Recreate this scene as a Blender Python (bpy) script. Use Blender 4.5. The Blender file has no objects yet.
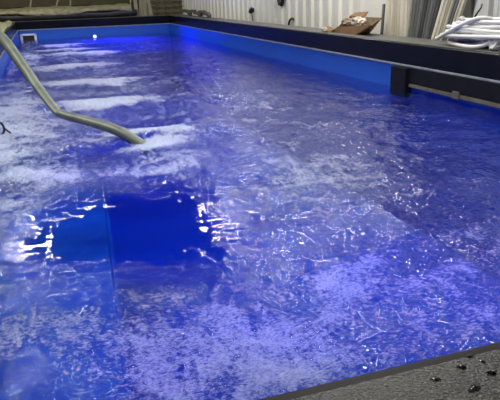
import bpy, bmesh, math, random
import numpy as np
from mathutils import Vector, Matrix
random.seed(4)
C = bpy.context.scene.collection
S = bpy.context.scene
# ------------------------------------------------------------------ camera
CAM_H = 0.55
cd = bpy.data.cameras.new('camera'); cam = bpy.data.objects.new('camera', cd); C.objects.link(cam)
rot = Matrix(((0.94840159, 0.1299573, -0.28921536), (-0.31555306, 0.29769157, -0.90100277), (-0.03099491, 0.94577525, 0.32333958)))
cam.matrix_world = Matrix.Translation((0, 0, CAM_H)) @ rot.to_4x4()
cd.sensor_width = 36; cd.lens = 605.33 / 500 * 36; cd.clip_start = .02; cd.clip_end = 100
S.camera = cam
# ------------------------------------------------------------------ world, exposure
w = bpy.data.worlds.new('world'); S.world = w; w.use_nodes = True
w.node_tree.nodes['Background'].inputs[0].default_value = (.5, .6, .75, 1)
w.node_tree.nodes['Background'].inputs[1].default_value = .15
S.view_settings.view_transform = 'Standard'; S.view_settings.look = 'None'
S.view_settings.exposure = 0.0; S.view_settings.gamma = 1; S.view_settings.use_curve_mapping = False
# ------------------------------------------------------------------ lights
def area(name, loc, tgt, sx, sy, power, col):
    l = bpy.data.lights.new(name, 'AREA'); l.shape = 'RECTANGLE'; l.size = sx; l.size_y = sy
    l.energy = power; l.color = col
    o = bpy.data.objects.new(name, l); C.objects.link(o); o.location = loc
    o.rotation_euler = (Vector(tgt) - Vector(loc)).to_track_quat('-Z', 'Y').to_euler(); return o
WARM = (1, .97, .90)
for (x, y, p) in ((-.9, 3.2, 80), (1.6, 3.0, 80), (-.9, 8.6, 80), (-1.6, 12.5, 40), (2.75, 9.2, 55), (2.5, 5.6, 85), (1.8, 14.0, 14), (.2, 11.6, 34)):  # last entry is an added fill to whiten the skimmer and far froth
    area('ceiling_tube_light', (x, y, 2.62), (x, y, 0), 1.2, .16, p, WARM if y < 12 else (1, .95, .65))
area('coping_fill_light', (2.62, 2.95, 2.1), (1.0, 1.2, 0), .14, .35, 4.5, WARM)  # unseen fill lamp added to brighten the right end of the near coping
BLUE = (.12, .02, 1); PURP = (.26, .09, 1)
def pool_light(loc, tgt, power, col, r=.07, ang=165):
    l = bpy.data.lights.new('pool_led', 'SPOT'); l.energy = power; l.color = col; l.shadow_soft_size = r
    l.spot_size = math.radians(ang); l.spot_blend = .6
    o = bpy.data.objects.new('pool_led', l); C.objects.link(o); o.location = loc
    o.rotation_euler = (Vector(tgt) - Vector(loc)).to_track_quat('-Z', 'Y').to_euler()
LEDS = [((1.35, 11.9, -1.15), (1.35, 11.6, 0), 430, BLUE, .08, 125), ((1.5, 9.6, -1.15), (1.5, 9.6, 0), 150, BLUE, .08, 110),
        ((.70, 1.30, -1.15), (.72, 1.36, -.2), 50, PURP, .05, 62), ((.12, 1.12, -.47), (.12, 1.12, -.2), 3.6, PURP, .03, 130), ((1.1, 1.4, -1.15), (1.1, 1.4, -.2), 26, PURP, .05, 62),
        ((.05, 2.72, -.47), (.12, 2.8, -.2), 2.2, PURP, .03, 120), ((.62, 2.75, -1.15), (.62, 2.75, -.2), 16, PURP, .05, 60), ((.2, 8.4, -1.1), (.2, 8.4, -.2), 16, PURP, .06, 110)]
for a in LEDS: pool_light(*a)

# ------------------------------------------------------------------ helpers
def prop(o, label=None, cat=None, group=None, kind=None):
    if label: o['label'] = label
    if cat: o['category'] = cat
    if group: o['group'] = group
    if kind: o['kind'] = kind
    return o
def empty(name, loc, rz=0):
    o = bpy.data.objects.new(name, None); C.objects.link(o); o.location = loc; o.rotation_euler = (0, 0, rz); o.empty_display_size = .05; return o
class MB:
    def __init__(s): s.bm = bmesh.new()
    def box(s, a, b, rot=None, piv=None, bev=0):
        a = Vector(a); b = Vector(b); c = (a + b) / 2; d = b - a
        r = bmesh.ops.create_cube(s.bm, size=1, matrix=Matrix.Translation(c) @ Matrix.Diagonal((*d, 1)))
        vs = r['verts']
        if bev:
            es = list({e for v in vs for e in v.link_edges})
            rr = bmesh.ops.bevel(s.bm, geom=es, offset=bev, segments=2, affect='EDGES')
            vs = rr['verts']
        if rot is not None: bmesh.ops.rotate(s.bm, verts=vs, cent=Vector(piv) if piv else c, matrix=rot)
        return s
    def bar(s, p, q, wd, th, up=(0, 0, 1)):          # box section from p to q
        p = Vector(p); q = Vector(q); d = (q - p).normalized(); u = Vector(up); sx = d.cross(u).normalized(); sy = sx.cross(d)
        vs = [s.bm.verts.new(e + sx * i * wd / 2 + sy * j * th / 2) for e in (p, q) for i, j in ((-1, -1), (1, -1), (1, 1), (-1, 1))]
        for f in ((3, 2, 1, 0), (4, 5, 6, 7), (0, 1, 5, 4), (1, 2, 6, 5), (2, 3, 7, 6), (3, 0, 4, 7)): s.bm.faces.new([vs[k] for k in f])
        return s
    def tube(s, pts, r, n=10, closed=False, flat=1.0, cap=True):
        pts = [Vector(p) for p in pts]; m = len(pts); rings = []; prev = None
        for i, p in enumerate(pts):
            if closed: d = pts[(i + 1) % m] - pts[i - 1]
            else: d = pts[min(i + 1, m - 1)] - pts[max(i - 1, 0)]
            d.normalize()
            if prev is None:
                u = Vector((0, 0, 1)) if abs(d.z) < .9 else Vector((1, 0, 0)); prev = d.cross(u).normalized()
            a = (prev - d * prev.dot(d)).normalized(); prev = a; b = d.cross(a)
            rr = r(i / (m - 1)) if callable(r) else r
            ff = flat(i / (m - 1)) if callable(flat) else flat
            rings.append([s.bm.verts.new(p + a * math.cos(t) * rr + b * math.sin(t) * rr * ff) for t in [2 * math.pi * k / n for k in range(n)]])
        for i in range(m if closed else m - 1):
            A = rings[i]; B = rings[(i + 1) % m]
            for k in range(n):
                s.bm.faces.new([A[k], A[(k + 1) % n], B[(k + 1) % n], B[k]]).smooth = True
        if cap and not closed: s.bm.faces.new(rings[0][::-1]); s.bm.faces.new(rings[-1])
        return s
    def prism(s, prof, p0, p1, axis):                # profile (u,v) extruded along axis x or y
        def P(u, v, t): return Vector((t, u, v)) if axis == 'x' else Vector((u, t, v))
        A = [s.bm.verts.new(P(u, v, p0)) for u, v in prof]; B = [s.bm.verts.new(P(u, v, p1)) for u, v in prof]; n = len(prof)
        for k in range(n): s.bm.faces.new([A[k], A[(k + 1) % n], B[(k + 1) % n], B[k]])
        s.bm.faces.new(A[::-1]); s.bm.faces.new(B); return s
    def build(s, name, mat, parent=None, loc=None):
        bmesh.ops.recalc_face_normals(s.bm, faces=s.bm.faces)
        me = bpy.data.meshes.new(name); s.bm.to_mesh(me); s.bm.free(); me.materials.append(mat)
        o = bpy.data.objects.new(name, me); C.objects.link(o)
        if parent:                                   # geometry is in world space; children keep it
            o.parent = parent; o.matrix_parent_inverse = Matrix.Translation(parent.location).inverted()
        elif loc is not None:
            me.transform(Matrix.Translation(-Vector(loc))); o.location = loc
        return o
def spline(P, n=8, closed=False):
    P = [Vector(p) for p in P]; out = []; m = len(P)
    for i in range(m if closed else m - 1):
        g = (lambda k: P[k % m]) if closed else (lambda k: P[max(0, min(m - 1, k))])
        a, b, c, d = g(i - 1), g(i), g(i + 1), g(i + 2)
        for k in range(n):
            t = k / n
            out.append(.5 * ((2 * b) + (c - a) * t + (2 * a - 5 * b + 4 * c - d) * t * t + (3 * b - a - 3 * c + d) * t ** 3))
    if not closed: out.append(P[-1])
    return out
# ------------------------------------------------------------------ materials
def newmat(name):
    m = bpy.data.materials.new(name); m.use_nodes = True; return m, m.node_tree.nodes, m.node_tree.links
def mat(name, col, rough=.5, col2=None, scale=8, metal=0, bump=0, bscale=60, stretch=(1, 1, 1), spec=.5, contrast=(.35, .65), bdist=.004):
    m, N, L = newmat(name); b = N['Principled BSDF']
    b.inputs['Roughness'].default_value = rough; b.inputs['Metallic'].default_value = metal; b.inputs['Specular IOR Level'].default_value = spec
    b.inputs['Base Color'].default_value = (*col, 1)
    tc = N.new('ShaderNodeTexCoord'); mp = N.new('ShaderNodeMapping'); mp.inputs['Scale'].default_value = stretch
    L.new(tc.outputs['Object'], mp.inputs[0])
    if col2:
        n = N.new('ShaderNodeTexNoise'); n.inputs['Scale'].default_value = scale; n.inputs['Detail'].default_value = 6
        r = N.new('ShaderNodeValToRGB'); r.color_ramp.elements[0].color = (*col, 1); r.color_ramp.elements[1].color = (*col2, 1)
        r.color_ramp.elements[0].position, r.color_ramp.elements[1].position = contrast
        L.new(mp.outputs[0], n.inputs['Vector']); L.new(n.outputs[0], r.inputs[0]); L.new(r.outputs[0], b.inputs['Base Color'])
    if bump:
        n = N.new('ShaderNodeTexNoise'); n.inputs['Scale'].default_value = bscale; n.inputs['Detail'].default_value = 4
        bp = N.new('ShaderNodeBump'); bp.inputs['Strength'].default_value = bump; bp.inputs['Distance'].default_value = bdist
        L.new(mp.outputs[0], n.inputs['Vector']); L.new(n.outputs[0], bp.inputs['Height']); L.new(bp.outputs[0], b.inputs['Normal'])
    return m
M = dict(
    liner=mat('blue_liner', (.006, .10, .55), .35, (.005, .09, .50), 2, bump=.1, bscale=9),
    coping=mat('black_pebbled_coping', (.004, .004, .005), .22, (.035, .035, .035), 420, bump=1, bscale=330, bdist=.0016, spec=.32, contrast=(.52, .66)),
    coping_face=mat('black_smooth_coping', (.004, .005, .010), .25, (.006, .007, .012), 5, spec=.15, bump=.1, bscale=12),
    coping_dusty=mat('dusty_coping_top', (.05, .05, .047), .5, (.11, .11, .10), 30, bump=.4, bscale=120, bdist=.002),
    lip=mat('black_rubber_lip', (.006, .006, .007), .55, spec=.15, bump=.1, bscale=40),
    trim=mat('grey_liner_trim', (.30, .33, .38), .35, (.20, .23, .29), 20),
    panel=mat('black_panel', (.003, .004, .007), .5, (.006, .007, .010), 10, spec=.2),
    strip=mat('brown_grey_strip', (.09, .075, .06), .6, (.15, .13, .11), 14),
    white=mat('white_plastic', (.75, .78, .80), .35),
    dark=mat('dark_plastic', (.012, .012, .014), .4),
    hose=mat('olive_hose', (.085, .105, .082), .42, (.13, .15, .115), 16, bump=.3, bscale=50),
    whitehose=mat('white_hose', (.72, .72, .71), .4, (.62, .62, .61), 9),
    purple=mat('purple_fabric', (.13, .11, .24), .7, (.28, .25, .40), 14, bump=.6, bscale=30),
    cardboard=mat('cardboard', (.20, .115, .055), .8, (.26, .155, .08), 12, bump=.2),
    cardin=mat('cardboard_inside', (.17, .12, .075), .85, (.36, .29, .21), 10),
    paper=mat('packing_paper', (.42, .35, .27), .85, (.62, .58, .50), 24, bump=.8, bscale=40),
    sheet=mat('off_white_wall_sheet', (.80, .80, .73), .45, (.70, .70, .63), 3, stretch=(1, 1, .3)),
    backing=mat('grey_backing', (.30, .30, .26), .7, (.25, .25, .21), 4),
    cream=mat('cream_plank', (.66, .62, .50), .5, (.72, .68, .57), 5, stretch=(3, 3, .4)),
    cream2=mat('yellowed_plank', (.58, .54, .41), .5, (.66, .62, .50), 5, stretch=(3, 3, .4)),
    grey=mat('grey_plank', (.17, .18, .18), .5, (.23, .24, .23), 6, stretch=(3, 3, .4)),
    grey2=mat('dark_grey_plank', (.075, .08, .08), .5, (.12, .12, .12), 6, stretch=(3, 3, .4)),
    curtain=mat('grey_sheet', (.26, .27, .25), .6, (.36, .36, .34), 5),
    whitesheet=mat('white_sheet', (.66, .67, .67), .5, (.60, .61, .61), 4),
    tarp=mat('olive_tarp', (.15, .145, .075), .6, (.28, .27, .17), 9, bump=.8, bscale=20, bdist=.02),
    tarpdk=mat('dark_cover', (.014, .015, .016), .45, (.03, .03, .032), 8, bump=.4, bscale=20, bdist=.01),
    wood=mat('pale_timber', (.30, .28, .18), .7, (.40, .38, .26), 8, stretch=(4, 4, .5)),
    wooddk=mat('brown_timber', (.13, .11, .06), .7, (.20, .17, .10), 8),
    brown=mat('olive_brown_wall', (.13, .12, .07), .8, (.17, .155, .09), 4),
    beige=mat('beige_wall', (.42, .41, .30), .8, (.36, .35, .25), 3),
    ceil=mat('ceiling_grey', (.10, .12, .155), .8, (.08, .10, .13), 3),
    darkwall=mat('dark_wall', (.14, .14, .14), .8, (.10, .10, .10), 3),
    floor=mat('concrete_floor', (.20, .20, .19), .8, (.26, .26, .25), 3),
    scrap=mat('dark_scrap', (.05, .05, .035), .8, (.12, .11, .08), 30),
)
m, N, L = newmat('led_lens'); N['Principled BSDF'].inputs['Emission Color'].default_value = (.5, .45, 1, 1); N['Principled BSDF'].inputs['Emission Strength'].default_value = 4; M['lens'] = m
m, N, L = newmat('clear_droplet'); b = N['Principled BSDF']; b.inputs['Transmission Weight'].default_value = 1; b.inputs['IOR'].default_value = 1.33; b.inputs['Roughness'].default_value = .02; M['drop'] = m

def water_material():
    m, N, L = newmat('churning_water'); N.clear()
    out = N.new('ShaderNodeOutputMaterial'); geo = N.new('ShaderNodeNewGeometry')
    def nz(scale, detail, stretch=(1, 1, 1), rough=.6, rz=0, dist=0):
        mp = N.new('ShaderNodeMapping'); mp.inputs['Scale'].default_value = stretch; mp.inputs['Rotation'].default_value = (0, 0, rz)
        n = N.new('ShaderNodeTexNoise'); n.inputs['Scale'].default_value = scale; n.inputs['Detail'].default_value = detail
        n.inputs['Roughness'].default_value = rough; n.inputs['Distortion'].default_value = dist
        L.new(geo.outputs['Position'], mp.inputs[0]); L.new(mp.outputs[0], n.inputs['Vector']); return n.outputs[0]
    def mth(op, a, b, clamp=False):
        n = N.new('ShaderNodeMath'); n.operation = op; n.use_clamp = clamp
        for k, v in enumerate((a, b)):
            if v is None: continue
            if isinstance(v, (int, float)): n.inputs[k].default_value = v
            else: L.new(v, n.inputs[k])
        return n.outputs[0]
    at = N.new('ShaderNodeAttribute'); at.attribute_name = 'foam'; foam = at.outputs['Fac']
    at2 = N.new('ShaderNodeAttribute'); at2.attribute_name = 'cloud'; cloud = at2.outputs['Fac']
    # crisp froth: fine noise thresholded by the froth density
    fine = nz(115, 7, (.65, 1, 1), .78, .12, .5); fine2 = nz(19, 7, (1, .5, 1), .65, -.35, .8)
    v = mth('ADD', mth('MULTIPLY', fine, .62), mth('MULTIPLY', fine2, .38))
    v = mth('ADD', mth('SUBTRACT', v, .64), mth('MULTIPLY', foam, .32))
    crisp = mth('MULTIPLY', v, 14.0, True)
    grain = mth('MULTIPLY', mth('SUBTRACT', nz(210, 4, (.6, 1, 1), .8, .12, .3), .30), 3.6, True)
    crisp = mth('MULTIPLY', crisp, mth('ADD', mth('ADD', .10, mth('MULTIPLY', mth('SUBTRACT', foam, .55, True), .75)), mth('MULTIPLY', grain, .85), True))
    # soft cloud of bubbles just under the surface
    soft = mth('MULTIPLY', cloud, mth('MULTIPLY', mth('SUBTRACT', fine2, .33), 4.2, True), True)
    # bump
    h = mth('ADD', mth('MULTIPLY', nz(42, 2, (.55, 1, 1), .55, .12, .6), 1.0), mth('MULTIPLY', crisp, .25))
    amt = N.new('ShaderNodeAttribute'); amt.attribute_name = 'rough'
    bp = N.new('ShaderNodeBump'); bp.inputs['Distance'].default_value = .006; L.new(mth('MULTIPLY', amt.outputs['Fac'], 1.0, True), bp.inputs['Strength']); L.new(h, bp.inputs['Height'])
    tr = N.new('ShaderNodeBsdfTransparent'); tr.inputs[0].default_value = (.50, .80, .93, 1)
    gl = N.new('ShaderNodeBsdfGlossy'); gl.inputs['Roughness'].default_value = .025; gl.inputs[0].default_value = (1, 1, 1, 1); L.new(bp.outputs[0], gl.inputs['Normal'])
    df = N.new('ShaderNodeBsdfDiffuse'); df.inputs[0].default_value = (.68, .77, .90, 1); L.new(bp.outputs[0], df.inputs['Normal'])
    tl = N.new('ShaderNodeBsdfTranslucent'); tl.inputs[0].default_value = (.46, .56, .86, 1)
    df2 = N.new('ShaderNodeBsdfDiffuse'); df2.inputs[0].default_value = (.010, .10, .38, 1)
    tl2 = N.new('ShaderNodeBsdfTranslucent'); tl2.inputs[0].default_value = (.26, .34, .95, 1)
    def mix(f, a, b):
        n = N.new('ShaderNodeMixShader')
        if isinstance(f, float): n.inputs[0].default_value = f
        else: L.new(f, n.inputs[0])
        L.new(a, n.inputs[1]); L.new(b, n.inputs[2]); return n.outputs[0]
    froth = mix(.45, df.outputs[0], tl.outputs[0]); bubbles = mix(.5, df2.outputs[0], tl2.outputs[0])
    body = mix(soft, tr.outputs[0], bubbles)
    body = mix(crisp, body, froth)
    fr = N.new('ShaderNodeFresnel'); fr.inputs[0].default_value = 1.33; L.new(bp.outputs[0], fr.inputs['Normal'])
    va = N.new('ShaderNodeVolumeAbsorption'); va.inputs[0].default_value = (.17, .66, .96, 1); va.inputs[1].default_value = 1.0
    L.new(va.outputs[0], out.inputs['Volume'])
    L.new(mix(mth('MULTIPLY', fr.outputs[0], mth('SUBTRACT', 1.0, mth('MULTIPLY', crisp, .6))), body, gl.outputs[0]), out.inputs[0])
    return m
M['water'] = water_material()

# ------------------------------------------------------------------ dimensions
XL, XR, Y0, Y1 = -.46, 2.59, .503, 13.25      # inner faces of the pool
ZR = .155; ZW = -.20; ZB = -1.25              # coping top, water, pool bottom
# ------------------------------------------------------------------ room shell
def struct(mb, name, m): return prop(mb.build(name, m), kind='structure')
RX0, RX1, RY0, RY1, RZ0, RZ1 = -3.2, 3.16, -2.5, 16.5, -1.3, 2.9
struct(MB().box((RX0 - .1, RY0 - .1, RZ0 - .1), (RX1 + .2, RY1 + .1, RZ0)), 'floor', M['floor'])
struct(MB().box((RX0 - .1, RY0 - .1, RZ1), (RX1 + .2, RY1 + .1, RZ1 + .1)), 'ceiling', M['ceil'])
struct(MB().box((RX0 - .1, RY0 - .1, RZ0), (RX0, RY1 + .1, RZ1)), 'wall_left', M['darkwall'])
struct(MB().box((RX0, RY0 - .1, RZ0), (RX1, RY0, RZ1)), 'wall_front', M['darkwall'])
wb = struct(MB().box((RX0, RY1, RZ0), (RX1, RY1 + .1, RZ1)), 'wall_back', M['brown'])
wr = struct(MB().box((RX1, RY0 - .1, RZ0), (RX1 + .1, RY1 + .1, RZ1)), 'wall_right', M['backing'])
# profiled sheets of the right wall, each one its own piece
def sheet_mesh(width, pitch):
    mb = MB(); n = int(round(width / pitch)); pts = []
    for k in range(n):
        y = k * pitch; pts += [(0, y), (0, y + pitch * .52), (-.028, y + pitch * .62), (-.028, y + pitch * .90)]
    pts.append((0, n * pitch))
    z0, z1 = -1.28, 2.88
    A = [mb.bm.verts.new((x, y, z0)) for x, y in pts]; B = [mb.bm.verts.new((x, y, z1)) for x, y in pts]
    A2 = [mb.bm.verts.new((x + .006, y, z0)) for x, y in pts]; B2 = [mb.bm.verts.new((x + .006, y, z1)) for x, y in pts]
    for k in range(len(pts) - 1):
        mb.bm.faces.new([A[k], A[k + 1], B[k + 1], B[k]]); mb.bm.faces.new([A2[k], B2[k], B2[k + 1], A2[k + 1]])
    return mb
proto = None; y = 4.4; i = 0
while y < 15.6:
    if proto is None:
        proto = sheet_mesh(1.25, .25).build('wall_sheet', M['sheet']); o = proto
    else: o = proto.copy(); C.objects.link(o)
    o.parent = wr; o.location = (RX1 - .010 - .007 * (i % 2), y, 0); y += 1.25; i += 1
# flat white sheets nearer the camera
mb = MB(); mb.box((3.10, 2.2, -1.28), (3.13, 3.78, 2.86)); mb.build('flat_sheet', M['whitesheet'], wr)
for yy in (2.6, 3.0, 3.4, 3.72):
    MB().box((3.085, yy, -1.28), (3.10, yy + .045, 2.86)).build('sheet_rib', M['whitesheet'], wr)
for k in range(4):
    yy = 3.8 + k * .10
    MB().box((3.07 + .02 * (k % 2), yy, -1.28), (3.12, yy + .085, 2.8)).build('grey_strip', M['curtain'] if k > 1 else M['whitesheet'], wr)
# horizontal battens on the olive back wall
for z in (.22, .30, .40, .62, .9, 1.3):
    MB().box((RX0, RY1 - .04, z), (2.6, RY1, z + .025)).build('batten', M['wooddk'], wb)

# ------------------------------------------------------------------ pool
pool = prop(empty('swimming_pool', ((XL + XR) / 2, (Y0 + Y1) / 2, ZB)), 'long rectangular pool with bright blue liner and black coping', 'pool')
CW = .33
# coping beams: rounded inner nose, each side one piece
def coping_profile(inner, sgn):               # cross-section across the beam; sgn +1 = beam extends to +u
    pts = [(inner + .02 * sgn, -.02), (inner, -.005)]
    for k in range(7):
        a = math.pi / 2 * k / 6
        pts.append((inner + sgn * (.010 - .010 * math.cos(a)), ZR - .010 + .010 * math.sin(a)))
    pts += [(inner + sgn * CW, ZR), (inner + sgn * CW, -.1), (inner + .02 * sgn, -.1)]
    return pts
mb = MB().prism(coping_profile(XR, 1), Y0 - CW, Y1 + CW, 'y'); cr = mb.build('coping', M['coping_face'], pool)
MB().box((XR + .016, Y0 - CW, ZR - .002), (XR + CW - .004, Y1 + CW, ZR + .004), bev=.0015).build('coping_top', M['coping_dusty'], cr)
cl = MB().prism(coping_profile(XL, -1), Y0 - CW, Y1 + CW, 'y').build('coping', M['coping_face'], pool)
MB().box((XL - CW + .004, Y0 - CW, ZR - .002), (XL - .016, Y1 + CW, ZR + .004), bev=.0015).build('coping_top', M['coping_dusty'], cl)
cf = MB().prism(coping_profile(Y1, 1), XL + .001, XR - .001, 'x').build('coping', M['coping_face'], pool)
MB().box((XL, Y1 + .016, ZR - .002), (XR, Y1 + CW - .004, ZR + .004), bev=.0015).build('coping_top', M['coping_dusty'], cf)
cn = MB().prism(coping_profile(Y0, -1), XL + .001, XR - .001, 'x').build('coping', M['lip'], pool)
MB().box((XL, Y0 - CW + .004, ZR - .002), (XR, Y0 - .0215, ZR + .0035), bev=.0012).build('coping_top', M['coping'], cn)
# liner trim under the coping
for a, b in (((XR - .014, Y0, -.014), (XR + .01, Y1, .0)), ((XL - .01, Y0, -.014), (XL + .014, Y1, .0)), ((XL, Y1 - .014, -.018), (XR, Y1 + .01, .0)), ((XL, Y0 - .01, -.014), (XR, Y0 + .004, .0))):
    MB().box(a, b, bev=.003).build('liner_trim', M['trim'], pool)
# liner walls, floor, bench
for a, b in (((XR, Y0, ZB), (XR + .04, Y1, -.01)), ((XL - .04, Y0, ZB), (XL, Y1, -.01)), ((XL - .04, Y1, ZB), (XR + .04, Y1 + .04, -.01)), ((XL - .04, Y0 - .04, ZB), (XR + .04, Y0, -.01))):
    MB().box(a, b).build('liner_wall', M['liner'], pool)
MB().box((XL, Y0, ZB - .04), (XR, Y1, ZB)).build('liner_floor', M['liner'], pool)
mb = MB(); q = [(XL, Y0), (.045, Y0), (.24, 3.6), (XL, 3.6)]
A = [mb.bm.verts.new((x, y, ZB)) for x, y in q]; B = [mb.bm.verts.new((x, y, -.5)) for x, y in q]
for k in range(4): mb.bm.faces.new([A[k], A[(k + 1) % 4], B[(k + 1) % 4], B[k]])
mb.bm.faces.new(A[::-1]); mb.bm.faces.new(B); bmesh.ops.bevel(mb.bm, geom=[e for e in mb.bm.edges if e.verts[0].co.z == -.5 and e.verts[1].co.z == -.5], offset=.02, segments=3, affect='EDGES')
mb.build('bench', M['liner'], pool)
# black panel hanging on the right side, with its brown-grey lower strip
pn = MB().box((2.555, 1.2, -.125), (XR, 4.16, -.012), bev=.004).build('side_panel', M['panel'], pool)
MB().box((2.53, 3.98, -.235), (XR, 4.20, -.016), bev=.006).build('panel_post', M['panel'], pn)
MB().box((2.55, 1.2, -.155), (XR, 3.97, -.128), bev=.004).build('panel_strip', M['strip'], pn)
MB().box((2.545, 3.36, -.160), (XR, 3.44, -.110), bev=.004).build('panel_clip', M['strip'], pn)
# skimmer on the far wall
sk = MB().box((-.43, Y1 - .03, -.115), (-.12, Y1, -.08), bev=.006).box((-.43, Y1 - .03, -.26), (-.385, Y1, -.08), bev=.006).box((-.165, Y1 - .03, -.26), (-.12, Y1, -.08), bev=.006).build('skimmer', M['white'], pool)
MB().box((-.385, Y1 - .012, -.26), (-.165, Y1, -.115)).build('skimmer_flap', M['dark'], sk)
# underwater lamps: ring and lens on the walls
def led(p, n):
    n = Vector(n); p = Vector(p)
    mb = MB(); mb.tube([p, p + n * .03], .040, 18); r_ = mb.build('pool_lamp', M['white'], pool)
    mb = MB(); mb.tube([p + n * .03, p + n * .036], .030, 18); mb.build('lamp_lens', M['lens'], r_)
led((1.01, Y1, -.20), (0, -1, 0))

# ------------------------------------------------------------------ water
rng = np.random.RandomState(7)
PERM = rng.permutation(4096); GA = rng.rand(4096) * 2 * np.pi; GX, GY = np.cos(GA), np.sin(GA)
def perlin(x, y):
    xi = np.floor(x).astype(np.int64); yi = np.floor(y).astype(np.int64); fx = x - xi; fy = y - yi
    def g(i, j, dx, dy):
        h = PERM[(PERM[i & 4095] + j) & 4095]; return GX[h] * dx + GY[h] * dy
    u = fx ** 3 * (fx * (fx * 6 - 15) + 10); v = fy ** 3 * (fy * (fy * 6 - 15) + 10)
    a = g(xi, yi, fx, fy); b = g(xi + 1, yi, fx - 1, fy); c = g(xi, yi + 1, fx, fy - 1); d = g(xi + 1, yi + 1, fx - 1, fy - 1)
    return (a + (b - a) * u) * (1 - v) + (c + (d - c) * u) * v
def blob(x, y, cx, cy, rx, ry, rz=0):
    c, s = math.cos(rz), math.sin(rz); u = (x - cx) * c + (y - cy) * s; v = -(x - cx) * s + (y - cy) * c
    return np.exp(-((u / rx) ** 2 + (v / ry) ** 2))
def sstep(a, b, t):
    t = np.clip((t - a) / (b - a), 0, 1); return t * t * (3 - 2 * t)
def make_water():
    ys = [Y0 + .001]
    while ys[-1] < Y1 - .002: ys.append(min(Y1 - .002, ys[-1] + .0034 * (max(ys[-1], .8) / .8) ** 1.25))
    ys = np.array(ys); t = np.linspace(0, 1, 860); xs = XL + .002 + (XR - XL - .004) * (t * .62 + .38 * t ** 2)
    X, Y = np.meshgrid(xs, ys); x = X.ravel(); y = Y.ravel()
    wx = x + .12 * perlin(x * 1.7 + 9, y * 1.2); wy = y + .22 * perlin(x * 1.3, y * 1.1 + 31)
    # froth density, jets along the left side, crests across the pool, broad plume in front
    cr = [(10.94, .3, .5, .30), (9.9, .35, .6, .28), (9.1, .45, .7, .30), (7.35, .3, .62, .42), (5.85, .42, .66, .42), (4.68, .35, .66, .33), (3.42, .50, .50, .24)]
    F = np.zeros_like(x)
    for cy, cx, rx, ry in cr: F = np.maximum(F, blob(wx, wy + .16 * perlin(x * 2.6 + cy, y * 0 + cy * 3.3), cx, cy, rx * .95, ry * .9, -.12) * (.98 + .35 * perlin(x * 2.3 + cy * 5, y * 1.5)))
    F = np.maximum(F, blob(wx, wy, -.30, 4.2, .50, 2.9) * .74)
    F = np.maximum(F, blob(wx, wy, .45, 6.5, 1.0, 5.5) * .46)
    F = np.maximum(F, blob(wx, wy, -.25, 9, .35, 3.0) * .62)
    F = np.maximum(F, blob(wx, wy, -.12, 2.75, .42, .34) * .80)
    F = np.maximum(F, blob(wx, wy, .45, 2.75, .55, .30, .1) * .66)
    F = np.maximum(F, blob(wx, wy, .30, 1.18, .42, .33, -.15) * .76)
    F = np.maximum(F, blob(wx, wy, .62, 1.33, .34, .20, .35) * .66)
    F = np.maximum(F, blob(wx, wy, -.15, 1.30, .30, .16) * .60)
    F = np.maximum(F, .44 * sstep(2.4, 1.2, y) * sstep(.2, .6, x) + .0)
    F = np.maximum(F, blob(wx, wy, 1.0, 2.3, .65, .8, .1) * .54)
    F = np.maximum(F, blob(wx, wy, 1.1, 4.0, .9, 2.2) * .40)
    F = np.maximum(F, blob(wx, wy, 1.2, 8.0, .9, 3.5) * .30)
    F = np.maximum(F, blob(wx, wy, .52, 3.16, .24, .17) * .95)
    F += .20 * perlin(wx * 2.4, wy * 3.4) + .20 * perlin(wx * 6, wy * 11)
    # the calm window in front of the bench edge
    c0 = blob(wx, wy, .20, 2.02, .50, .52, .02) + .13 * perlin(x * 7, y * 6) + .09 * perlin(x * 19, y * 17)
    calm = sstep(.36, .62, c0); still = sstep(.30, .86, c0)
    cloudy = np.clip(F * .85 - .20, 0, 1)
    right = sstep(1.9, 2.45, x) * .35
    F = np.clip(F - right, 0, 1.1) * (1 - .86 * calm)
    CL = np.clip(np.maximum(cloudy, .07 + .75 * blob(x, y, 1.2, 10.9, 1.1, 2.2)) * (1 - .93 * calm) , 0, .92)
    # height
    dist = np.maximum(y, .8)
    act = (1 - .90 * still)
    h = .010 * perlin(wx * 2.0, wy * 1.4)
    for cy, cx, rx, ry in cr: h = h + .034 * blob(wx, wy, cx, cy, rx * 1.2, ry * .62, -.12)
    amp, fq = .0162, 4.2
    for k in range(7):
        a, b = fq * 1.0, fq * .78; ca, sa = math.cos(.5 + 1.3 * k), math.sin(.5 + 1.3 * k)
        u = (wx * ca + wy * sa) * a + 17 * k; v = (-wx * sa + wy * ca) * b + 5 * k
        n = perlin(u, v); fade = np.clip(1.8 - dist * fq / 260, .0, 1)
        h = h + amp * act * (.7 * n + .55 * (.35 - np.abs(perlin(u + 40, v - 11))) * 1.3) * fade
        amp *= .635; fq *= 1.75
    h = h + .006 * np.clip(F, 0, 1) * perlin(x * 30, y * 22)
    edge = sstep(0, .05, np.minimum(np.minimum(x - XL, XR - x), y - Y0))
    z = ZW + h * (0.4 + .6 * edge) + .02 * blob(x, y, 2.4, 3.2, .4, 1.3)
    ny, nx = X.shape; V = np.stack([x, y, z], 1).astype(np.float32)
    idx = np.arange(ny * nx).reshape(ny, nx)
    Q = np.stack([idx[:-1, :-1], idx[:-1, 1:], idx[1:, 1:], idx[1:, :-1]], -1).reshape(-1, 4).astype(np.int32)
    me = bpy.data.meshes.new('pool_water'); me.vertices.add(len(V)); me.vertices.foreach_set('co', V.ravel())
    me.loops.add(Q.size); me.loops.foreach_set('vertex_index', Q.ravel()); me.polygons.add(len(Q))
    me.polygons.foreach_set('loop_start', np.arange(0, Q.size, 4, dtype=np.int32)); me.update(calc_edges=True); me.shade_smooth()
    for nm, arr in (('foam', F), ('cloud', CL), ('rough', np.clip(.03 + .97 * (1 - still) ** 2, 0, 1))):
        me.attributes.new(nm, 'FLOAT', 'POINT').data.foreach_set('value', arr.astype(np.float32))
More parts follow.
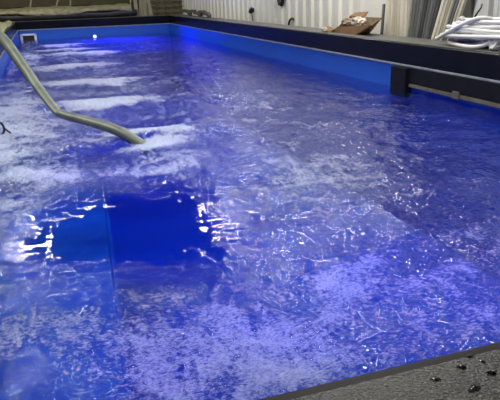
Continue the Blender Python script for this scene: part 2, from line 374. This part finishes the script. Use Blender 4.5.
    me.materials.append(M['water']); print('water verts', len(V))
    o = bpy.data.objects.new('pool_water', me); C.objects.link(o)
    prop(o, 'churning blue and violet water with white froth filling the pool', 'water', kind='stuff')
make_water()

# ------------------------------------------------------------------ hose into the water
path = spline([(-.75, 4.75, .62), (-.36, 4.25, .42), (-.235, 4.02, .345), (-.12, 3.80, .165), (.005, 3.55, -.022), (.05, 3.50, -.055), (.16, 3.42, -.085), (.31, 3.30, -.130), (.43, 3.20, -.205), (.47, 3.17, -.24)], 7)
hs = prop(empty('drain_hose', (.43, 3.2, -.205)), 'thick olive grey hose dipping into the frothy water', 'hose')
def hr(t): return .031 + .003 * math.sin(t * 9)
MB().tube(path, hr, 14, flat=lambda t: .82 if abs(t - .43) > .07 else .55).build('hose_body', M['hose'], hs)
# small dark loop at the left edge of the water
lp = [(-.325 + .035 * math.cos(a), 3.80 + .03 * math.cos(a), -.165 + .045 * math.sin(a)) for a in [k * math.pi / 8 for k in range(16)]]
lpx = [Vector(p) for p in lp]
cab = MB().tube(lpx, .007, 8, closed=True).tube([lpx[0], lpx[0] + Vector((.03, .0, -.03)), lpx[0] + Vector((.02, 0, -.08))], .006, 8)
prop(cab.build('cable_loop', M['dark'], None, lpx[12]), 'small black cable loop at the left side of the pool', 'cable')

# ------------------------------------------------------------------ wet drops on the near coping
def droplet(x, y, r, sx, rz, lab):
    mb = MB(); bmesh.ops.create_icosphere(mb.bm, subdivisions=3, radius=1)
    bmesh.ops.delete(mb.bm, geom=[v for v in mb.bm.verts if v.co.z < -.05], context='VERTS')
    for v in mb.bm.verts: v.co = Vector((v.co.x * r * sx * (1 + .25 * math.sin(3 * math.atan2(v.co.y, v.co.x))), v.co.y * r, max(v.co.z, 0) * r * .45))
    for f in mb.bm.faces: f.smooth = True
    bmesh.ops.rotate(mb.bm, verts=mb.bm.verts, cent=(0, 0, 0), matrix=Matrix.Rotation(rz, 3, 'Z'))
    o = mb.build('water_droplet', M['drop']); o.location = (x, y, ZR + .0034)
    prop(o, lab, 'droplet', 'water drops on the near coping')
droplet(0.3857, 0.4666, .0050, 1.0, 0, 'round water drop on black coping, below the one on the lip')
droplet(0.3750, 0.4311, .0050, 1.9, .5, 'largest elongated water drop on black coping, furthest from the water')
droplet(0.4083, 0.4462, .0050, 1.1, .2, 'ringed water drop on black coping nearest the right edge')
droplet(0.3460, 0.4567, .0036, 1.6, -.4, 'small flat water drop, leftmost on the black coping')
droplet(0.4127, 0.4663, .0026, 1.2, -.2, 'tiny water drop on black coping, right of the one on the lip')
droplet(0.4063, 0.4802, .0028, 1.7, 0, 'small water drop sitting right on the coping lip')

# ------------------------------------------------------------------ things on the right coping
ZT = ZR + .004
def on_x(px, py, x):                           # authoring helper: where a sight line meets the plane x
    d = Vector((px - 250, 200 - py, -605.33)); wv = rot @ d; t = x / wv.x; return Vector((x, wv.y * t, CAM_H + wv.z * t))
# torn cardboard box
bx = prop(empty('cardboard_box', (2.80, 5.35, ZT)), 'torn brown cardboard box full of scraps on the right coping', 'box')
R_ = Matrix.Rotation(math.radians(-16), 3, 'X')
def tilt(mb):
    bmesh.ops.rotate(mb.bm, verts=mb.bm.verts, cent=Vector((2.8, 5.0, ZT)), matrix=Matrix.Rotation(math.radians(-9), 3, 'X')); 
    zmin = min(v.co.z for v in mb.bm.verts); return mb
def boxpart(name, m, quad, th):
    q = [Vector(p) for p in quad]; n = (q[1] - q[0]).cross(q[3] - q[0]).normalized() * th
    mb = MB(); A = [mb.bm.verts.new(p) for p in q]; B = [mb.bm.verts.new(p + n) for p in q]
    mb.bm.faces.new(A); mb.bm.faces.new(B[::-1])
    for k in range(4): mb.bm.faces.new([A[k], B[k], B[(k + 1) % 4], A[(k + 1) % 4]])
    return mb.build(name, m, bx)
XF, XB = 2.72, 2.90
# corners of the crushed tray: low end far (left in view), high end near (right in view)
a0, a1 = Vector((XF, 5.66, ZT)), Vector((XF, 5.14, ZT)); a2, a3 = Vector((XF, 4.86, .255)), Vector((XF, 5.50, .215))
b0, b1 = Vector((XB, 5.70, ZT)), Vector((XB, 5.22, ZT)); b2, b3 = Vector((XB, 5.00, .305)), Vector((XB, 5.62, .30))
boxpart('box_side', M['cardboard'], (a0, a1, a2, a3), .006); boxpart('box_side', M['cardin'], (b1, b0, b3, b2), .006)
boxpart('box_end', M['cardboard'], (a1, b1, b2, a2), .006); boxpart('box_end', M['cardin'], (b0, a0, a3, b3), .006)
boxpart('box_bottom', M['cardin'], (a0, b0, b1, a1), .005)
boxpart('box_flap', M['cardboard'], (a3 + Vector((-.02, .03, -.02)), a0 + Vector((-.05, .03, 0)), a0 + Vector((-.03, .20, 0)), a3 + Vector((.0, .24, .0))), .006)
boxpart('box_flap', M['cardboard'], (b3, b2 + Vector((0, .3, 0)), b2 + Vector((.02, .28, .045)), b3 + Vector((.02, -.08, .035))), .006)
def crumple(name, m, c, r, seed, parent=None, loc=None, sc=(1, 1, 1)):
    mb = MB(); bmesh.ops.create_icosphere(mb.bm, subdivisions=3, radius=1); rr = random.Random(seed)
    for v in mb.bm.verts:
        k = r * (1 + rr.uniform(-.24, .2)); v.co = Vector((c[0] + v.co.x * k * sc[0], c[1] + v.co.y * k * sc[1], max(c[2] + v.co.z * k * sc[2], ZT)))
    return mb.build(name, m, parent, loc)
prop(crumple('crumpled_paper', M['paper'], (2.80, 5.24, .262), .065, 1, None, (2.80, 5.24, .2), (1, 1.3, .75)), 'larger pale crumpled paper poking from the torn box', 'paper')
prop(crumple('crumpled_paper', M['cardin'], (2.80, 5.44, .245), .070, 2, None, (2.80, 5.44, .2), (1, 1.2, .8)), 'darker brown crumpled wrap at the left inside the box', 'paper')
prop(crumple('crumpled_paper', M['paper'], (2.655, 5.68, .185), .026, 3, None, (2.655, 5.68, ZT), (1, 1.5, 1)), 'small pale yellow scrap lying left of the torn box', 'paper')
# coil of white hose on a purple cloth
coil = prop(empty('hose_coil', (2.77, 3.42, ZT)), 'coil of thick white hose piled on the right coping', 'hose')
cx, cy = 2.77, 3.34; P = []
turns = 5.0; n = 150; rc = random.Random(5)
for k in range(n):
    t = k / (n - 1); a = 2 * math.pi * turns * t + 2.2
    rad = .58 - .05 * abs(math.sin(t * 7)) - .20 * t
    P.append((cx + math.cos(a) * rad * .22, cy + math.sin(a) * rad * 1.0, ZT + .075 + .105 * t + .008 * math.sin(a * 2 + t * 9)))
MB().tube(P, .0135, 10).build('hose_turns', M['whitehose'], coil)
e = [on_x(436, 39, 2.68), on_x(450, 31, 2.66), on_x(465, 23, 2.66), on_x(480, 18, 2.68), on_x(492, 19, 2.74)]
MB().tube(spline(e, 8), .0135, 10).build('hose_end', M['whitehose'], coil)
e = [(2.70, 3.72, ZT + .016), (2.66, 3.55, ZT + .014), (2.64, 3.40, ZT + .014), (2.66, 3.30, ZT + .03), (2.68, 3.22, ZT + .07)]
MB().tube(spline(e, 8), .013, 10).build('hose_end', M['whitehose'], coil)
prop(crumple('white_bag', M['whitehose'], (2.69, 3.22, ZT + .04), .055, 8, None, (2.69, 3.22, ZT), (.8, 1, .8)), 'crumpled white plastic bag beside the coil at the frame edge', 'bag')
prop(crumple('purple_cloth', M['purple'], (2.78, 3.50, ZT + .03), .20, 9, None, (2.78, 3.50, ZT), (.42, 1.35, .21)), 'folded purple cloth underneath the white hose coil', 'cloth')
wire = [on_x(474, 18, 2.95), on_x(478, 12, 2.95), on_x(481, 8, 2.96)]
prop(MB().tube(wire + [on_x(482, 4, 2.97)], .006, 8).build('cable_end', M['dark'], None, wire[0]), 'thin black cable end sticking up behind the white coil', 'cable')

# leaning pole and planks behind the coping (they stand on the floor)
def plank(name, px0, px1, top_dx, x, m, lab, cat, grp, th=.022):
    b0, b1 = on_x(px0, 38, x), on_x(px1, 38, x); t0, t1 = on_x(px0 + top_dx, 0, x), on_x(px1 + top_dx, 0, x)
    bc, tc = (b0 + b1) / 2, (t0 + t1) / 2; d = tc - bc; wd = abs(b0.y - b1.y) * .97
    p = bc + d * ((RZ0 + .0 - bc.z) / d.z); q = bc + d * ((1.9 - bc.z) / d.z)
    mb = MB(); mb.bar(p, q, wd, th, up=(1, 0, 0))
    mb.bar(p + Vector((-th * .75, 0, 0)), q + Vector((-th * .75, 0, 0)), wd * .22, th * .5, up=(1, 0, 0))
    return prop(mb.build(name, m, None, p), lab, cat, grp)
CG = 'cream wall planks leaning on the right wall'; GG = 'grey planks leaning on the right wall'; YG = 'slanting cream strips by the hose coil'
for k, (a, b, m) in enumerate(((386.5, 392.5, 'cream'), (393, 399.5, 'cream2'), (400, 407, 'cream'))):
    plank('cream_plank', a, b, 1.5, 3.01 + .03 * (k % 2), M[m], ('leftmost wide cream plank, next to the black pole', 'middle wide cream plank, slightly yellowed', 'rightmost wide cream plank, touching the grey planks')[k], 'plank', CG)
labs = ['leftmost grey plank beside the wide cream planks', 'second grey plank from the wide cream planks', 'dark narrow plank in the middle of the grey bundle', 'fourth plank of the grey bundle, mid grey', 'dark grey rightmost plank next to slanting cream strips']
for k, (a, b, m) in enumerate(((408, 412, 'grey'), (412.5, 417.5, 'grey'), (418, 421, 'grey2'), (421.5, 427, 'grey'), (427.5, 432, 'grey2'))):
    plank('grey_plank', a, b, 5 + k * .8, 3.01 + .025 * (k % 2), M[m], labs[k], 'plank', GG)
labs = ['widest slanting cream strip, leftmost of its bundle', 'second slanting cream strip from the grey planks', 'third slanting cream strip, darker and narrow', 'rightmost slanting cream strip behind the hose coil']
for k, (a, b, m) in enumerate(((432.5, 438, 'cream'), (438.5, 443, 'cream2'), (443.5, 447, 'grey'), (447.5, 453, 'cream'))):
    plank('slanting_strip', a, b, 11 + k * .5, 2.96 + .025 * (k % 2), M[m], labs[k], 'strip', YG)
p, q = on_x(381.5, 38, 2.99), on_x(384, 4, 2.99)
p2 = p + (q - p) * ((RZ0 - p.z) / (q - p).z)
prop(MB().tube([p2, q], .014, 10).build('black_pole', M['dark'], None, p2), 'thin black pole standing upright between the box and cream planks', 'pole')
# tools and hooks hanging on the wall
XWF = RX1 - .045
def wallthing(name, pts, r, lab, cat, x=XWF):
    ps = [on_x(a, b, x) for a, b in pts]; o = prop(MB().tube(spline(ps, 6), r, 8).build(name, M['dark'], None, ps[0]), lab, cat); return o
wallthing('wall_hook', [(288.5, 27), (289, 23), (290.5, 19.5), (293, 18.5), (293.5, 20.5)], .014, 'black curved hook rising from the right coping', 'hook')
h = wallthing('wall_hook', [(250.5, 12), (251.5, 9.5), (252.5, 10.5)], .035, 'small dark hook with a string on the pale wall', 'hook')
ps = [on_x(251.5, 11, XWF), on_x(253, 21, XWF)]; MB().tube(ps, .007, 6).build('string', M['dark'], h)
ps = [on_x(276.5, 0, XWF), on_x(284, 7, XWF)]
t = prop(empty('hand_clamp', on_x(280, 5, XWF)), 'dark metal clamp hanging high on the pale wall', 'clamp')
MB().tube([on_x(278, -6, XWF), on_x(278.5, 0, XWF), on_x(279.5, 4.5, XWF)], .024, 8).build('clamp_jaw', M['scrap'], t)
MB().tube([on_x(284, -6, XWF), on_x(282.5, 0, XWF), on_x(281.5, 5.5, XWF)], .026, 8).build('clamp_jaw', M['dark'], t)
MB().tube([on_x(278.5, -1, XWF), on_x(283, -1.5, XWF)], .018, 8).build('clamp_bolt', M['dark'], t)
# low dark scrap bundle on the far end of the right coping
mb = MB()
for k in range(9):
    y0 = 10.7 + k * .24 + random.uniform(-.04, .04)
    mb.bar((2.82 + random.uniform(-.03, .03), y0, ZT + .035 + .03 * (k % 3)), (2.84, y0 + .30, ZT + .05 + random.uniform(0, .05)), .07, .05)
prop(mb.build('scrap_bundle', M['scrap'], None, (2.83, 11.8, ZT)), 'low bundle of dark scrap at the far right corner', 'scrap')

# ------------------------------------------------------------------ far end
def on_y(px, py, y):
    d = Vector((px - 250, 200 - py, -605.33)); wv = rot @ d; t = y / wv.y; return Vector((wv.x * t, y, CAM_H + wv.z * t))
# rolled dark cover lying on the far coping, left of the timber
cov = prop(empty('rolled_cover', (.7, 13.45, ZT)), 'long black rolled pool cover along the far coping', 'cover')
pts = [(-1.05 + k * .12, 13.50 + .01 * math.sin(k * 1.3), ZT + .075 + .006 * math.sin(k * .9)) for k in range(26)]
MB().tube(pts, lambda t: .07 + .006 * math.sin(t * 23), 14).build('cover_roll', M['tarpdk'], cov)
# olive tarp thrown over and behind the roll
xs = np.linspace(-1.6, 1.85, 110); mb = MB(); rows = []
prof = [(-.085, .0), (-.07, .035), (-.03, .05), (.06, .055), (.25, .085), (.55, .10), (.9, .02), (1.0, -.25), (1.05, -.55)]
for (dy, dz) in prof:
    row = []
    for x in xs:
        nzv = math.sin(x * 9 + dy * 7) * .5 + math.sin(x * 23 + dy * 13) * .3 + math.sin(x * 4.1 + 1) * .7
        drop = (-.035 - .035 * math.sin(x * 3.3 + .8)) if dy < -.05 else 0
        row.append(mb.bm.verts.new((x, 13.5 + dy + .012 * nzv, ZT + .150 + dz + .014 * nzv + drop)))
    rows.append(row)
for r0, r1 in zip(rows, rows[1:]):
    for k in range(len(xs) - 1): mb.bm.faces.new([r0[k], r0[k + 1], r1[k + 1], r1[k]]).smooth = True
tp = mb.build('olive_tarp', M['tarp'], None, (.2, 13.7, ZT)); s = tp.modifiers.new('thick', 'SOLIDIFY'); s.thickness = .008
prop(tp, 'crinkled olive tarp thrown over the black roll at the far end', 'tarp')
# timber: upright pale slats leaning in the far right corner
labs = ['first pale upright slat from the left in the far corner', 'second pale upright slat in the far corner', 'third pale upright slat in the far corner', 'fourth pale upright slat in the far corner', 'last pale upright slat, beside the stacked crates']
for k, (a, b, tdx) in enumerate(((134.5, 138.5, -1.5), (139.5, 142.5, -.5), (143.5, 146, 0), (146.8, 149.2, -1), (150, 152, -3))):
    p0 = on_y((a + b) / 2, 14, 14.1 + .05 * (k % 2)); p1 = on_y((a + b) / 2 + tdx, 0, 14.1 + .05 * (k % 2)); d = p1 - p0
    q0 = p0 + d * ((RZ0 - p0.z) / d.z); q1 = p0 + d * ((1.6 - p0.z) / d.z)
    prop(MB().bar(q0, q1, .075, .04, up=(0, 1, 0)).build('timber_slat', M['wood'], None, q0), labs[k], 'slat', 'upright slats in the far corner')
# thin stakes further left
for k, (px, tdx, lab) in enumerate(((30, 1.0, 'thin pale stake leftmost behind the olive tarp'), (55, 3, 'thin slanting stake behind the tarp'), (70, .5, 'thin pale stake right of the slanting one behind the tarp'), (130.8, -.5, 'bright pale stake standing left of the upright slats'))):
    p0 = on_y(px, 10, 14.8); p1 = on_y(px + tdx, 0, 14.8); d = p1 - p0
    q0 = p0 + d * ((RZ0 - p0.z) / d.z); q1 = p0 + d * ((1.5 - p0.z) / d.z)
    prop(MB().bar(q0, q1, .03, .03, up=(0, 1, 0)).build('stake', M['beige'], None, q0), lab, 'stake', 'thin stakes at the far end')
# stacked lattice crate
cr = prop(empty('lattice_crate', (2.75, 14.3, RZ0)), 'pale boarded crate with brown lattice slats in the far right corner', 'crate')
x0, x1 = 2.36, 3.10
for k in range(18):
    z = -.6 + k * .115
    MB().bar((x0, 14.28, z), (x1, 14.28, z + .01), .035, .032, up=(0, 0, 1)).build('slat', M['wooddk'], cr)
for k in range(5):
    xx = x0 + .02 + k * (x1 - x0 - .04) / 4
    MB().box((xx - .022, 14.31, RZ0), (xx + .022, 14.34, 1.3)).build('post', M['wooddk'], cr)
MB().box((x0 - .02, 14.40, RZ0), (x1, 14.43, 1.3)).build('back_board', M['wood'], cr)
# dark rag and beige partition behind
pt = MB().box((2.3, 15.4, RZ0), (RX1 - .05, 15.45, 2.8)).build('partition_board', M['beige'], None, (2.7, 15.4, RZ0)); prop(pt, 'tall plain beige board behind the timber lattice', 'board')
# olive tarp end on the left coping
mb = MB(); rows = []
for i in range(9):
    row = []
    for j in range(30):
        x = XL - .02 - .30 * i / 8; yv = 8.6 + 4.5 * j / 29
        row.append(mb.bm.verts.new((x, yv, ZT + .006 + .012 * (1 + math.sin(x * 31 + yv * 3)) * (1 + .5 * math.sin(yv * 7)))))
    rows.append(row)
for r0, r1 in zip(rows, rows[1:]):
    for k in range(29): mb.bm.faces.new([r0[k], r0[k + 1], r1[k + 1], r1[k]]).smooth = True
t2 = mb.build('tarp_strip', M['tarp'], None, (XL - .17, 10.8, ZT)); s = t2.modifiers.new('thick', 'SOLIDIFY'); s.thickness = .006
prop(t2, 'strip of olive tarp lying on the left coping', 'tarp')
